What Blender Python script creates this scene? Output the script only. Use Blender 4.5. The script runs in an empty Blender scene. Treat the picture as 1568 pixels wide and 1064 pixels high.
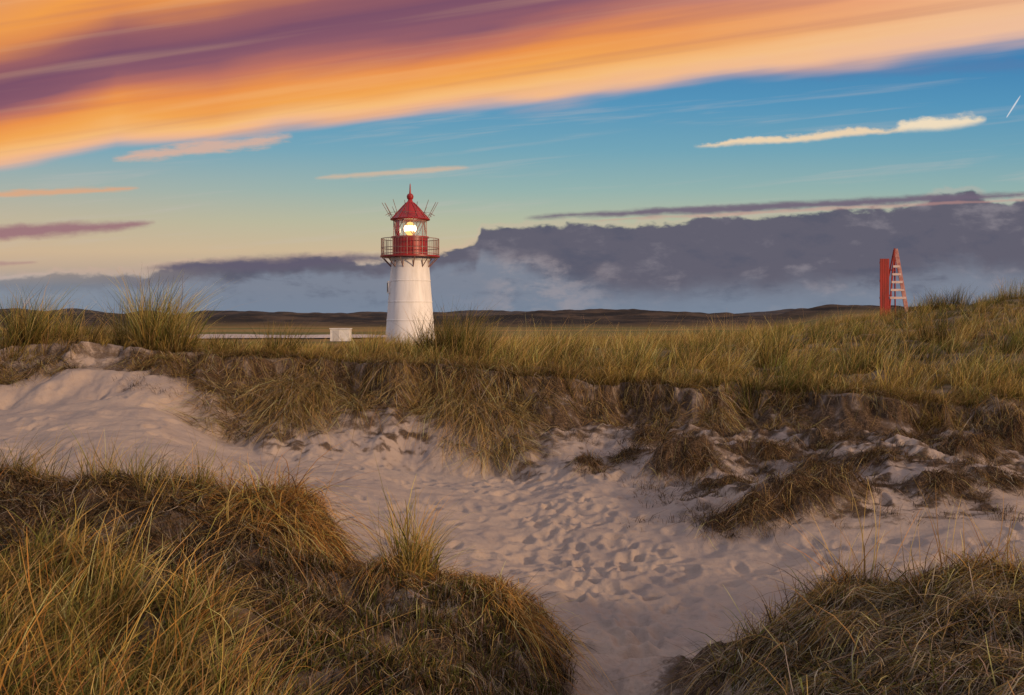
import bpy, math, numpy as np
from mathutils import Vector
rng = np.random.default_rng(7)
scene = bpy.context.scene
F = 1524.0; CX = 784.0; HY = 482.0     # photo focal length in px, horizon row (camera at z=0, looking +Y)

def lin(c):
    return tuple(((v/255)/12.92 if v/255 <= 0.04045 else ((v/255+0.055)/1.055)**2.4) for v in c)
def L4(c): return (*lin(c), 1.0)

# ------------------------------------------------------------------ noise
_perm = rng.permutation(256); _perm = np.concatenate([_perm, _perm, _perm])
_ang = rng.uniform(0, 2*np.pi, 256)
_gx, _gy = np.cos(_ang), np.sin(_ang)
def perlin(x, y):
    xi = np.floor(x).astype(np.int64); yi = np.floor(y).astype(np.int64)
    xf = x-xi; yf = y-yi
    xi &= 255; yi &= 255
    u = xf*xf*xf*(xf*(xf*6-15)+10); v = yf*yf*yf*(yf*(yf*6-15)+10)
    def g(ix, iy, dx, dy):
        h = _perm[_perm[ix & 255]+(iy & 255)]
        return _gx[h]*dx+_gy[h]*dy
    a = g(xi, yi, xf, yf); b = g(xi+1, yi, xf-1, yf)
    c = g(xi, yi+1, xf, yf-1); d = g(xi+1, yi+1, xf-1, yf-1)
    return ((a+(b-a)*u)+((c+(d-c)*u)-(a+(b-a)*u))*v)*1.5
def fbm(x, y, o=4, s=0.0):
    r = 0; a = 1.0; f = 1.0
    for i in range(o):
        r = r+a*perlin(x*f+s+i*17.3, y*f+s*1.7+i*9.1); a *= 0.5; f *= 2.03
    return r
def sst(a, b, x):
    t = np.clip((x-a)/(b-a), 0, 1); return t*t*(3-2*t)

# ------------------------------------------------------------------ terrain profile
# per column: features (distance, height) : front slope, mound, mound crest, back foot, valley, slope foot, scarp foot, scarp edge, plateau, plateau back, drop
COLS = {
 -900: [(5,-1.9),(7,-1.8),(9.5,-1.5),(11,-2.2),(14,-1.9),(18,-1.5),(19.7,-.9),(20,-.5),(26,-.3),(36,-.3),(70,-2.6)],
 0:   [(5,-1.95),(7,-1.87),(9.5,-1.58),(11,-2.3),(14,-2.0),(18,-1.78),(19.3,-1.15),(20,-.7),(26,-.58),(36,-.7),(65,-2.8)],
 110: [(5,-1.95),(7,-1.9),(9.5,-1.60),(11,-2.35),(14,-2.05),(18,-1.5),(19.8,-.85),(20.4,-.58),(26,-.6),(36,-.8),(65,-2.85)],
 230: [(5,-1.98),(7,-1.95),(9.5,-1.62),(11,-2.4),(14,-2.12),(18,-1.6),(20.0,-1.0),(20.6,-.72),(26,-.72),(36,-.95),(65,-2.85)],
 340: [(5,-2.0),(7,-2.0),(9.3,-1.62),(11,-2.6),(14,-2.3),(17.3,-2.3),(19.8,-1.5),(20.8,-.95),(27,-1.05),(36,-1.3),(65,-2.85)],
 450: [(5,-2.1),(7,-2.08),(9.0,-1.76),(10.4,-2.75),(13.7,-2.5),(17.2,-2.45),(19.8,-1.6),(20.8,-.96),(27,-1.1),(36,-1.35),(65,-2.85)],
 545: [(5,-2.1),(7,-2.2),(8.5,-2.17),(9.5,-2.9),(13.5,-2.58),(17.5,-2.5),(19.9,-1.75),(20.8,-.93),(27,-1.08),(36,-1.35),(65,-2.85)],
 640: [(5,-2.15),(7,-2.25),(8.3,-2.05),(9.3,-2.95),(13,-2.71),(17,-2.78),(19.6,-1.75),(20.5,-1.0),(27,-1.12),(36,-1.38),(65,-2.85)],
 790: [(5,-2.3),(7,-2.4),(8.1,-2.14),(8.9,-3.0),(12.5,-2.94),(17,-2.82),(19.4,-1.95),(20.3,-1.2),(27,-1.1),(38,-1.25),(65,-2.85)],
 850: [(5.2,-2.5),(7.1,-2.62),(8.2,-2.6),(9.2,-3.03),(12.5,-2.96),(16.7,-2.76),(19.2,-2.0),(20.1,-1.22),(27,-1.05),(39,-1.2),(65,-2.85)],
 900: [(5.5,-2.6),(7.2,-2.75),(8.2,-2.92),(9.2,-3.05),(12.5,-2.98),(16.5,-2.72),(19.1,-2.0),(20.,-1.26),(27,-1.03),(40,-1.2),(65,-2.85)],
 1000:[(5.5,-2.5),(6.8,-2.62),(7.5,-2.78),(9,-3.05),(12,-3.0),(16,-2.75),(18.8,-2.05),(19.7,-1.4),(27,-1.0),(42,-1.15),(65,-2.85)],
 1150:[(5,-2.1),(6,-2.12),(6.8,-2.12),(8.2,-3.0),(11.5,-2.98),(15.5,-2.6),(18.3,-2.1),(19.4,-1.42),(27,-.93),(45,-.95),(68,-2.6)],
 1300:[(4.8,-1.87),(5.8,-1.92),(6.8,-1.82),(8.2,-2.95),(11.5,-2.9),(15,-2.45),(17.8,-2.1),(18.9,-1.59),(27,-.7),(46,-.4),(72,-1.5)],
 1450:[(4.6,-1.77),(5.6,-1.82),(6.6,-1.72),(8.2,-2.85),(11.5,-2.8),(15,-2.4),(17.3,-2.12),(18.3,-1.7),(26,-.7),(46,.33),(72,-.6)],
 1568:[(4.6,-1.72),(5.6,-1.77),(6.5,-1.66),(8.2,-2.8),(11.5,-2.75),(15,-2.4),(17.3,-2.1),(18.3,-1.7),(26,-.5),(46,.72),(72,-.2)],
 2600:[(4.6,-1.6),(5.6,-1.6),(6.5,-1.5),(8.2,-2.6),(11.5,-2.5),(15,-2.2),(17.4,-1.8),(18.,-1.3),(26,-.1),(46,1.4),(72,.3)],
}
cpx = np.array(sorted(COLS)); cu = (cpx-CX)/F
FD = np.array([[p[0] for p in COLS[k]] for k in cpx]); FZ = np.array([[p[1] for p in COLS[k]] for k in cpx])
uf = np.linspace(-1.7, 1.7, 3401)
def smooth(a, n):
    k = np.hanning(n+2)[1:-1]; k /= k.sum()
    return np.convolve(np.pad(a, n, mode='edge'), k, mode='same')[n:-n]
fD = np.array([smooth(np.interp(uf, cu, FD[:, k]), 45) for k in range(11)])
fZ = np.array([smooth(np.interp(uf, cu, FZ[:, k]), 45) for k in range(11)])
def feat(u, k): return np.interp(u, uf, fD[k])

u_arr = np.concatenate([np.linspace(-1.65, -.63, 60, endpoint=False), np.linspace(-.63, .63, 1060, endpoint=False), np.linspace(.63, 1.65, 60)])
d_arr = np.concatenate([np.linspace(.6, 3.4, 24, endpoint=False), np.arange(3.4, 24, .024), np.arange(24, 34, .07), np.geomspace(34, 110, 120, endpoint=False), np.geomspace(110, 240, 40, endpoint=False), np.linspace(240, 760, 150, endpoint=False), np.geomspace(760, 5000, 30)])
U, D = np.meshgrid(u_arr, d_arr)
X = U*D; Y = D.copy()
warp = .8*fbm(X/2.2, Y/6, 3, 3.1)+.22*fbm(X/.5, Y/1.2, 3, 8.3)
wm = sst(14, 18, D)*(1-sst(24, 30, D))
Dw = D+warp*wm*.9+.35*fbm(X/1.1, Y/1.1, 3, 5.5)*(1-sst(10, 12, D))*sst(3, 5, D)
Z = np.zeros_like(X)
for j, u in enumerate(u_arr):
    fd = np.array([np.interp(u, uf, fD[k]) for k in range(11)]); fz = np.array([np.interp(u, uf, fZ[k]) for k in range(11)])
    fd = np.concatenate([[.3], fd, [90, 6000]]); fz = np.concatenate([[fz[0]+.1], fz, [-2.9, -2.9]])
    Z[:, j] = np.interp(Dw[:, j], fd, fz)
n0 = int(np.searchsorted(d_arr, 3.4)); n1 = int(np.searchsorted(d_arr, 17))
for a, b, w in ((n0, n1, 23), (n1-40, int(np.searchsorted(d_arr, 24)), 11)):
    k = np.hanning(w+2)[1:-1]; k /= k.sum()
    seg = Z[a:b].copy(); h = w//2
    pad = np.pad(seg, ((h, h), (0, 0)), mode='edge'); out = np.zeros_like(seg)
    for i in range(w): out += k[i]*pad[i:i+seg.shape[0]]
    e = np.minimum(np.arange(b-a), np.arange(b-a)[::-1])/20.0; e = np.clip(e, 0, 1)[:, None]
    Z[a:b] = seg*(1-e)+out*e
f = [feat(U, k) for k in range(11)]
PX = U*F+CX
valley = sst(-.3, .4, Dw-f[3])*(1-sst(-.6, .8, Dw-f[5]))
front = 1-sst(-.5, .3, Dw-f[3])
slope = sst(-.6, .8, Dw-f[5])*(1-sst(-.4, .1, Dw-f[6]))
scarp = sst(-.6, -.1, Dw-f[6])*(1-sst(-.05, .3, Dw-f[7]))
plat = sst(.0, .35, Dw-f[7])
near = 1-sst(60, 100, D)
right = sst(950, 1100, PX)
Z += near*(.11*fbm(X/2.6, Y/2.6, 3, 1.0)*sst(3, 6, D)*(1-.3*valley))
Z += (front*.15)*fbm(X/.75, Y/.75, 5, 2.0)*sst(2, 4, D)
Z += slope*.11*fbm(X/.8, Y/1.1, 4, 12.0)*(.25+.75*sst(250, 420, PX))
Z += scarp*(.11*fbm(X/.7, Y/.9, 5, 22.0))
gul = np.abs(perlin(X/.8+.5*perlin(X/.8, Y/.8), Y/3.5))
Z -= (slope*.6*sst(500, 700, PX)+scarp)*.07*(1-sst(0, .35, gul))*sst(-2.2, -.6, Dw-f[6])
Z += slope*right*.12*fbm(X/.6, Y/.45, 4, 32.0)
Z += plat*.10*fbm(X/1.2, Y/1.2, 3, 42.0)*near
Z += valley*.045*fbm(X/.9, Y/.6, 3, 52.0)
# undercut lip below the turf edge
qe = Dw-f[7]+.1*fbm(X/.3, Y/.3, 2, 44.)
Z -= (1-sst(-.10, .02, qe))*sst(-1.5, -.35, qe)*(.22+.14*fbm(X/1.5, Y*0, 2, 45.))*(.25+.75*sst(300, 420, PX))
# far heath-covered dunes: several ridges
hx = X
for dc, wd, h0, na, sc, sd_ in ((300, 34, 2.0, 1.8, 45, 60.), (400, 42, 2.8, 2.6, 60, 63.), (520, 48, 3.2, 3.3, 75, 66.), (660, 60, 3.9, 4.0, 90, 69.)):
    rdg = np.exp(-((D+40*perlin(X/120, Y*0+sd_)-dc)/wd)**2)
    Z += rdg*np.maximum(.2, h0+na*fbm(hx/sc, Y/260, 4, sd_)+1.3*sst(1000, 1350, PX)*(h0/2.5)+.7*np.abs(fbm(hx/14, Y/60, 3, sd_)))
Z += sst(100, 260, D)*.25*fbm(X/30, Y/40, 3, 70.)*(1-sst(1500, 3000, D))
Z += sst(1150, 1320, PX)*sst(110, 180, D)*(1-sst(250, 400, D))*3.2
# hummocks and vegetated lumps on the slope  (photo column, distance, radius, height)
for px, d, rx, ry, h in [(1190, 13.9, 1.3, .7, .36), (1060, 16.7, .8, .6, .28), (1440, 14.6, 1.0, .8, .26), (1330, 16.0, .9, .6, .2), (1520, 16.6, 1., .6, .2)]:
    cx = (px-CX)/F*d; rr = ((X-cx)/rx)**2+((Y-d)/ry)**2+.5*fbm(X/.5, Y/.5, 3, px*.13)
    Z += h*np.exp(-np.clip(rr, 0, 30))
LUMPS = [(1050, 16.3, .6, .24), (1120, 13.2, .38, .13), (1175, 13.3, .5, .18), (1240, 13.5, .5, .2), (1290, 13.9, .35, .15), (1440, 13.9, .42, .22), (1475, 15.8, .55, .17), (1180, 16.6, .5, .18), (1330, 15.4, .45, .16),
         (740, 18.9, .7, .28), (450, 19.4, .9, .25), (560, 19.6, .6, .2), (1000, 18.0, .45, .16), (1540, 16.4, .55, .2), (900, 16.9, .28, .12), (1110, 15.4, .4, .15), (1390, 16.8, .45, .15), (1250, 15.6, .4, .14), (1530, 14.2, .4, .16), (960, 17.2, .3, .1), (1270, 17.2, .4, .13)]
lump = np.zeros_like(Z)
for px, d, r, h in LUMPS:
    cx = (px-CX)/F*d
    rr = ((X-cx)/r)**2+((Y-d)/(r*.6))**2+.8*fbm(X/.3, Y/.3, 3, px*.1)
    g = np.exp(-np.clip(rr, 0, 30)); Z += h*g; lump = np.maximum(lump, g)
def stamp(cx, cy, ang, a, b, depth):
    u = cx/cy
    j0, j1 = np.searchsorted(u_arr, [u-.4/cy, u+.4/cy]); i0, i1 = np.searchsorted(d_arr, [cy-.4, cy+.4])
    if j1 <= j0 or i1 <= i0: return
    xs = X[i0:i1, j0:j1]-cx; ys = Y[i0:i1, j0:j1]-cy
    p = (xs*math.cos(ang)+ys*math.sin(ang))/a; q = (-xs*math.sin(ang)+ys*math.cos(ang))/b
    r = np.sqrt(p*p+q*q)
    Z[i0:i1, j0:j1] += -depth*np.exp(-(r**2.6))+depth*.35*np.exp(-((r-1.45)/.45)**2)
nf = 0
while nf < 1150:
    px = rng.uniform(-150, 1700); u = (px-CX)/F
    d0 = feat(u, 3)-.3; d1 = feat(u, 5)+(.3 if px > 420 else 1.6)
    d = rng.uniform(d0, d1)
    if px > 1050 and d > 12.5 and rng.random() < .8: continue
    if px < 400 and rng.random() < .3: continue
    path = math.exp(-((px-(960-(d-9)*16))/120)**2)
    if rng.random() > .13+.87*path*(1 if d < 12.5 else .5): continue
    stamp(u*d, d, rng.normal(math.pi/2, .7), rng.uniform(.08, .20), rng.uniform(.05, .12), rng.uniform(.008, .04)); nf += 1

# masks
nA = fbm(X/.6, Y/.6, 4, 80.); nB = fbm(X/1.6, Y/1.6, 3, 90.); nC = fbm(X/.28, Y/.2, 4, 85.)
gap = sst(850, 890, PX)*(1-sst(985, 1060, PX))
soil = front*np.clip(.86+.6*nA+.35*nB, 0, 1)*(1-.85*gap)
soil = np.maximum(soil, scarp*np.clip(.85+.6*nC+.35*nA, 0, 1)*(.5+.5*sst(120, 330, PX)))
soil = np.maximum(soil, slope*np.clip(-.05+.9*nC+.6*nB, 0, .75)*sst(260, 420, PX))
soil = np.maximum(soil, slope*sst(-2.0, -.2, Dw-f[6])*np.clip(.55+.8*nC, 0, .9)*sst(260, 420, PX))
soil = np.maximum(soil, (slope+valley*sst(-3.0, -1.5, Dw-f[5]))*sst(960, 1120, PX)*np.clip(.22+.9*nC+.8*nA+.5*nB, 0, .88))
soil = np.maximum(soil, np.clip(lump*1.8-.2, 0, 1))
soil = np.clip(soil, 0, 1)
green = np.clip(plat*(.9+.4*nA), 0, 1)
farm = sst(60, 110, D)

def mesh_grid(name, X, Y, Z, attrs):
    nr, nc = X.shape
    me = bpy.data.meshes.new(name)
    co = np.stack([X, Y, Z], -1).reshape(-1, 3).astype(np.float32)
    idx = np.arange(nr*nc).reshape(nr, nc)
    q = np.stack([idx[:-1, :-1], idx[:-1, 1:], idx[1:, 1:], idx[1:, :-1]], -1).reshape(-1, 4)
    fill(me, co, q)
    a = me.color_attributes.new('mask', 'FLOAT_COLOR', 'POINT')
    a.data.foreach_set('color', np.stack([*attrs, np.ones_like(X)], -1).reshape(-1).astype(np.float32))
    ob = bpy.data.objects.new(name, me); scene.collection.objects.link(ob); return ob
def fill(me, co, q, smooth=True):
    me.vertices.add(len(co)); me.vertices.foreach_set('co', co.reshape(-1))
    me.loops.add(q.size); me.loops.foreach_set('vertex_index', q.reshape(-1).astype(np.int32))
    me.polygons.add(len(q)); me.polygons.foreach_set('loop_start', (np.arange(len(q))*4).astype(np.int32))
    try: me.polygons.foreach_set('loop_total', np.full(len(q), 4, np.int32))
    except Exception: pass
    me.polygons.foreach_set('use_smooth', np.full(len(q), smooth, bool))
    me.update(calc_edges=True)
terrain = mesh_grid('dune_terrain', X, Y, Z, (soil, green, farm))

ui = np.arange(len(u_arr)); di = np.arange(len(d_arr))
def H(x, y):
    y = np.maximum(y, .7); a = np.interp(x/y, u_arr, ui); b = np.interp(y, d_arr, di)
    a0 = np.clip(a.astype(int), 0, len(u_arr)-2); b0 = np.clip(b.astype(int), 0, len(d_arr)-2)
    fa = a-a0; fb = b-b0
    return (Z[b0, a0]*(1-fa)+Z[b0, a0+1]*fa)*(1-fb)+(Z[b0+1, a0]*(1-fa)+Z[b0+1, a0+1]*fa)*fb

# ------------------------------------------------------------------ node helper
class NT:
    def __init__(s, nt): s.nt = nt; s.n = nt.nodes; s.l = nt.links
    def put(s, sock, v):
        if v is None: return
        if isinstance(v, bpy.types.NodeSocket): s.l.new(v, sock)
        else: sock.default_value = v
    def m(s, op, a, b=None, c=None, clamp=False):
        n = s.n.new('ShaderNodeMath'); n.operation = op; n.use_clamp = clamp
        for i, v in enumerate((a, b, c)): s.put(n.inputs[i], v)
        return n.outputs[0]
    def ss(s, x, a, b, lo=0., hi=1., kind='SMOOTHSTEP'):
        n = s.n.new('ShaderNodeMapRange'); n.interpolation_type = kind
        s.put(n.inputs[0], x); s.put(n.inputs[1], a); s.put(n.inputs[2], b); s.put(n.inputs[3], lo); s.put(n.inputs[4], hi)
        return n.outputs[0]
    def mix(s, f, a, b, bt='MIX'):
        n = s.n.new('ShaderNodeMix'); n.data_type = 'RGBA'; n.blend_type = bt
        s.put(n.inputs[0], f); s.put(n.inputs[6], a); s.put(n.inputs[7], b); return n.outputs[2]
    def xyz(s, x, y, z=0.):
        n = s.n.new('ShaderNodeCombineXYZ'); s.put(n.inputs[0], x); s.put(n.inputs[1], y); s.put(n.inputs[2], z); return n.outputs[0]
    def noise(s, vec, scale=1., det=4., rough=.5, dist=0.):
        n = s.n.new('ShaderNodeTexNoise'); s.put(n.inputs['Vector'], vec); n.inputs['Scale'].default_value = scale
        n.inputs['Detail'].default_value = det; n.inputs['Roughness'].default_value = rough; n.inputs['Distortion'].default_value = dist
        return n.outputs[0]
    def ramp(s, x, stops, mode='LINEAR'):
        n = s.n.new('ShaderNodeValToRGB'); s.put(n.inputs[0], x); cr = n.color_ramp; cr.interpolation = mode
        while len(cr.elements) > 1: cr.elements.remove(cr.elements[-1])
        cr.elements[0].position = stops[0][0]; cr.elements[0].color = stops[0][1]
        for p, c in stops[1:]:
            e = cr.elements.new(p); e.color = c
        return n.outputs[0]
def newmat(name):
    m = bpy.data.materials.new(name); m.use_nodes = True; m.node_tree.nodes.clear()
    t = NT(m.node_tree); out = t.n.new('ShaderNodeOutputMaterial'); return m, t, out
def paint(name, c1, c2=None, rough=.5, scale=2., bump=0., metal=0., streak=False):
    m, t, out = newmat(name); b = t.n.new('ShaderNodeBsdfPrincipled')
    tc = t.n.new('ShaderNodeTexCoord'); mp = t.n.new('ShaderNodeMapping'); t.l.new(tc.outputs['Object'], mp.inputs[0])
    if streak: mp.inputs['Scale'].default_value = (1, 1, .15)
    nz = t.noise(mp.outputs[0], scale, 6, .65)
    col = t.mix(t.ss(nz, .42, .68), (*c1, 1), (*(c2 or c1), 1)); t.l.new(col, b.inputs['Base Color'])
    b.inputs['Roughness'].default_value = rough; b.inputs['Metallic'].default_value = metal
    if bump:
        bp = t.n.new('ShaderNodeBump'); bp.inputs['Strength'].default_value = bump; bp.inputs['Distance'].default_value = .02
        t.l.new(nz, bp.inputs['Height']); t.l.new(bp.outputs[0], b.inputs['Normal'])
    t.l.new(b.outputs[0], out.inputs[0]); return m

# terrain material
m, t, out = newmat('dune_ground')
at = t.n.new('ShaderNodeAttribute'); at.attribute_name = 'mask'
sp = t.n.new('ShaderNodeSeparateColor'); t.l.new(at.outputs['Color'], sp.inputs[0])
geo = t.n.new('ShaderNodeNewGeometry'); pos = geo.outputs['Position']
n1 = t.noise(pos, .9, 5, .6); n2 = t.noise(pos, 9, 6, .7); n3 = t.noise(pos, 60, 3, .7); n4 = t.noise(pos, 26, 5, .78, 1.2)
sand = t.mix(t.ss(n1, .35, .65), (.395, .325, .275, 1), (.325, .275, .25, 1))
sand = t.mix(t.m('MULTIPLY', t.ss(n2, .5, .75), .4), sand, (.21, .165, .14, 1))
soilc = t.mix(t.ss(n4, .40, .64), (.036, .024, .016, 1), (.20, .14, .095, 1))
sm = t.m('ADD', sp.outputs[0], t.m('MULTIPLY', t.m('SUBTRACT', n4, .5), 1.7)); sm = t.m('MULTIPLY', t.ss(sm, .2, .8), t.ss(sp.outputs[0], .02, .25))
c = t.mix(sm, sand, soilc)
gc = t.mix(t.ss(n2, .4, .6), (.045, .038, .018, 1), (.10, .075, .035, 1))
c = t.mix(sp.outputs[1], c, gc)
mpf = t.n.new('ShaderNodeMapping'); t.l.new(pos, mpf.inputs[0]); mpf.inputs['Scale'].default_value = (.012, .045, .02)
nf_ = t.noise(mpf.outputs[0], 1, 5, .6)
sepP = t.n.new('ShaderNodeSeparateXYZ'); t.l.new(pos, sepP.inputs[0])
field = t.mix(t.ss(nf_, .42, .6), (.26, .17, .06, 1), (.12, .12, .04, 1))
mph = t.n.new('ShaderNodeMapping'); t.l.new(pos, mph.inputs[0]); mph.inputs['Scale'].default_value = (.05, .02, .8)
nh = t.noise(mph.outputs[0], 1, 8, .78)
heath = t.mix(t.ss(nh, .42, .62), (.013, .013, .014, 1), (.085, .06, .042, 1))
fc = t.mix(t.ss(sepP.outputs[1], 210, 265), field, heath)
fc = t.mix(t.ss(sepP.outputs[1], 350, 800, 0, .25), fc, (.14, .15, .18, 1))  # aerial haze blended into the base colour of the far ridges
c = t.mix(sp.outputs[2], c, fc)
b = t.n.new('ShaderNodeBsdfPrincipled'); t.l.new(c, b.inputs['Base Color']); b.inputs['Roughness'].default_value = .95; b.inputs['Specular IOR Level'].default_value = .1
hh = t.m('ADD', t.m('MULTIPLY', n2, .6), t.m('ADD', t.m('MULTIPLY', n3, .15), t.m('MULTIPLY', t.m('MULTIPLY', n4, sm), 1.1)))
bp = t.n.new('ShaderNodeBump'); bp.inputs['Strength'].default_value = .75; bp.inputs['Distance'].default_value = .06
t.l.new(hh, bp.inputs['Height']); t.l.new(bp.outputs[0], b.inputs['Normal']); t.l.new(b.outputs[0], out.inputs[0])
terrain.data.materials.append(m)

# grass material
gm, t, out = newmat('grass_blades')
at = t.n.new('ShaderNodeAttribute'); at.attribute_name = 'tint'
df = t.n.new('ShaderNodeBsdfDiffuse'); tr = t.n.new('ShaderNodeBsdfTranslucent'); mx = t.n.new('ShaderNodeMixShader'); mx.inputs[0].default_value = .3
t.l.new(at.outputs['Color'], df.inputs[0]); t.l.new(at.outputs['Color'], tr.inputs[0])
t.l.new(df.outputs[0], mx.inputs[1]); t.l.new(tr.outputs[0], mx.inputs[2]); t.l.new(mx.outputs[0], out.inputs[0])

def blades(name, P, Dr, L, W, droop, col, K=5, bend=None):
    N = len(P); tt = np.linspace(0, 1, K)[None, :, None]
    Dr = Dr/np.linalg.norm(Dr, axis=1, keepdims=True)
    pts = P[:, None, :]+Dr[:, None, :]*L[:, None, None]*tt
    pts[:, :, 2] -= (droop*L)[:, None]*tt[:, :, 0]**2
    if bend is not None: pts[:, :, :2] += bend[:, None, :]*L[:, None, None]*tt**2
    off = rng.uniform(.0, .15, N)[:, None]*np.sqrt(tt[:, :, 0])+.004
    h = H(pts[:, :, 0].ravel(), pts[:, :, 1].ravel()).reshape(N, K)+off
    pts[:, 1:, 2] = np.maximum(pts[:, 1:, 2], h[:, 1:])
    a = rng.uniform(0, np.pi, N); S = np.stack([np.cos(a), np.sin(a)*.6, rng.uniform(-.3, .3, N)], -1)
    w = W[:, None, None]*.5*(1-.85*tt**1.8)
    v = np.stack([pts-S[:, None, :]*w, pts+S[:, None, :]*w], 2).reshape(-1, 3).astype(np.float32)
    base = (np.arange(N)*K*2)[:, None]; k = np.arange(K-1)[None, :]*2
    q = np.stack([base+k, base+k+1, base+k+3, base+k+2], -1).reshape(-1, 4)
    me = bpy.data.meshes.new(name); fill(me, v, q, True)
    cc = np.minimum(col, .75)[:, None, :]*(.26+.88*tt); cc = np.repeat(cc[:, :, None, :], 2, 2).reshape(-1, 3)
    cc = np.concatenate([cc, np.ones((len(cc), 1))], 1).astype(np.float32)
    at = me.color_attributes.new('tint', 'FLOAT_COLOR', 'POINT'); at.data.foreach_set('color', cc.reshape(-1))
    me.materials.append(gm); ob = bpy.data.objects.new(name, me); scene.collection.objects.link(ob); return ob
STRAW = np.array([.63, .42, .17]); GREEN = np.array([.18, .19, .05]); OLIVE = np.array([.40, .29, .08]); DARK = np.array([.062, .047, .032]); ORANGE = np.array([.78, .38, .10]); GREY = np.array([.43, .36, .27]); BROWN = np.array([.24, .145, .072])
def pick(n, pal, wts):
    w = np.asarray(wts, float); w = w/w.sum(axis=-1, keepdims=True)
    i = rng.choice(len(pal), n, p=w); c = np.array(pal)[i]
    return c*rng.uniform(.4, 1.5, (n, 1))*rng.uniform(.92, 1.08, (n, 3))
class Acc:
    def __init__(s): s.a = []
    def tuft(s, cx, cy, r, n, hgt, spread, droop, col, w=.006, lean=(0, 0), hang=None, var=1.):
        T = len(cx); cx = np.repeat(cx, n); cy = np.repeat(cy, n); N = T*n
        sc = np.repeat(1+rng.uniform(-.45, .45, T)*var, n)
        tl = np.repeat(rng.normal(0, .28*var, (T, 2)), n, 0)
        a = rng.uniform(0, 2*np.pi, N); rr = np.sqrt(rng.random(N))*r*sc
        x = cx+np.cos(a)*rr; y = cy+np.sin(a)*rr; z = H(x, y)-.015
        sp = rng.random(N)**.8*spread
        dr = np.stack([np.cos(a)*sp+lean[0]+tl[:, 0], np.sin(a)*sp+lean[1]+tl[:, 1], np.ones(N)], -1)
        if hang is not None:
            dr[:, 2] = rng.uniform(hang[0], hang[1], N)
        L = hgt*sc*rng.uniform(.4, 1.15, N)
        dp = droop*rng.uniform(.4, 1.6, N)
        if callable(col): c = col(N, cx, cy)
        else: c = pick(N, *col)
        c = c*np.repeat(rng.uniform(.55, 1.4, T), n)[:, None]
        bd = rng.normal(0, .2, (N, 2)); bd[:, 0] += .08
        s.a.append((np.stack([x, y, z], -1), dr, L, np.full(N, w)*rng.uniform(.6, 1.3, N), dp, c, bd))
    def build(s, name, K=5):
        z = [np.concatenate([q[i] for q in s.a]) for i in range(7)]
        return blades(name, z[0], z[1], z[2], z[3], z[4], z[5], K, z[6])
def U_(px): return (np.asarray(px, float)-CX)/F

# --- plateau grass
A = Acc()
n = 7600; px = rng.uniform(-230, 1800, n); u = U_(px); d8 = feat(u, 7); d10 = feat(u, 9)
d = d8+.1+(d10+9-d8)*rng.random(n)**1.35
cl = fbm(u*d/1.5, d/1.5, 3, 101.); keep = ((cl > -.25)|(rng.random(n) < .3))&((px > 330)|(rng.random(n) < .55))
u, d, px, cl = u[keep], d[keep], px[keep], cl[keep]
def plat_col(N, cx, cy):
    g = np.clip(.34+1.1*fbm(cx/2.5, cy/4, 3, 111.)+.25*sst(1000, 1400, cx/cy*F+CX), 0, 1)[:, None]
    r = rng.random((N, 1)); base = np.where(r < g*.8, GREEN*1.1, np.where(r < .62, OLIVE*1.1, np.where(r < .9, STRAW*1.0, BROWN)))
    return base*rng.uniform(.35, 1.5, (N, 1))
kl = px < 560
r_ = rng.random(len(u)); 
for msk, sc in ((kl, .72), (~kl, 1.)):
    k1 = msk&(r_ < .66); k2 = msk&(r_ >= .66)
    A.tuft((u*d)[k1], d[k1], .14, 20, .36*sc, .55, .28, plat_col, .010, (.12, 0))
    A.tuft((u*d)[k2], d[k2], .10, 34, .66*sc, .45, .22, plat_col, .011, (.15, 0))
n = 600; px = rng.uniform(620, 1650, n); u = U_(px); d = feat(u, 7)+rng.uniform(.3, 12, n)
A.tuft(u*d, d, .08, 5, .85, .2, .1, ([STRAW*1.2, OLIVE*1.4], [.7, .3]), .009, (.15, 0))
n = 300; px = rng.uniform(600, 1100, n); u = U_(px); d = rng.uniform(30, 40, n)
A.tuft(u*d, d, .2, 26, .42, .4, .2, plat_col, .012, (.12, 0))
n = 560; px = rng.uniform(300, 1750, n); u = U_(px); d = feat(u, 7)+rng.uniform(.1, .8, n)-.7*fbm(u*20/2.2, u*0+20/6, 3, 3.1)
A.tuft(u*d, d, .1, 24, .46, .6, .35, ([STRAW, OLIVE, BROWN, GREEN], [.45, .27, .14, .14]), .009, (.1, -.35))
A.build('plateau_dune_grass', 4)

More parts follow.
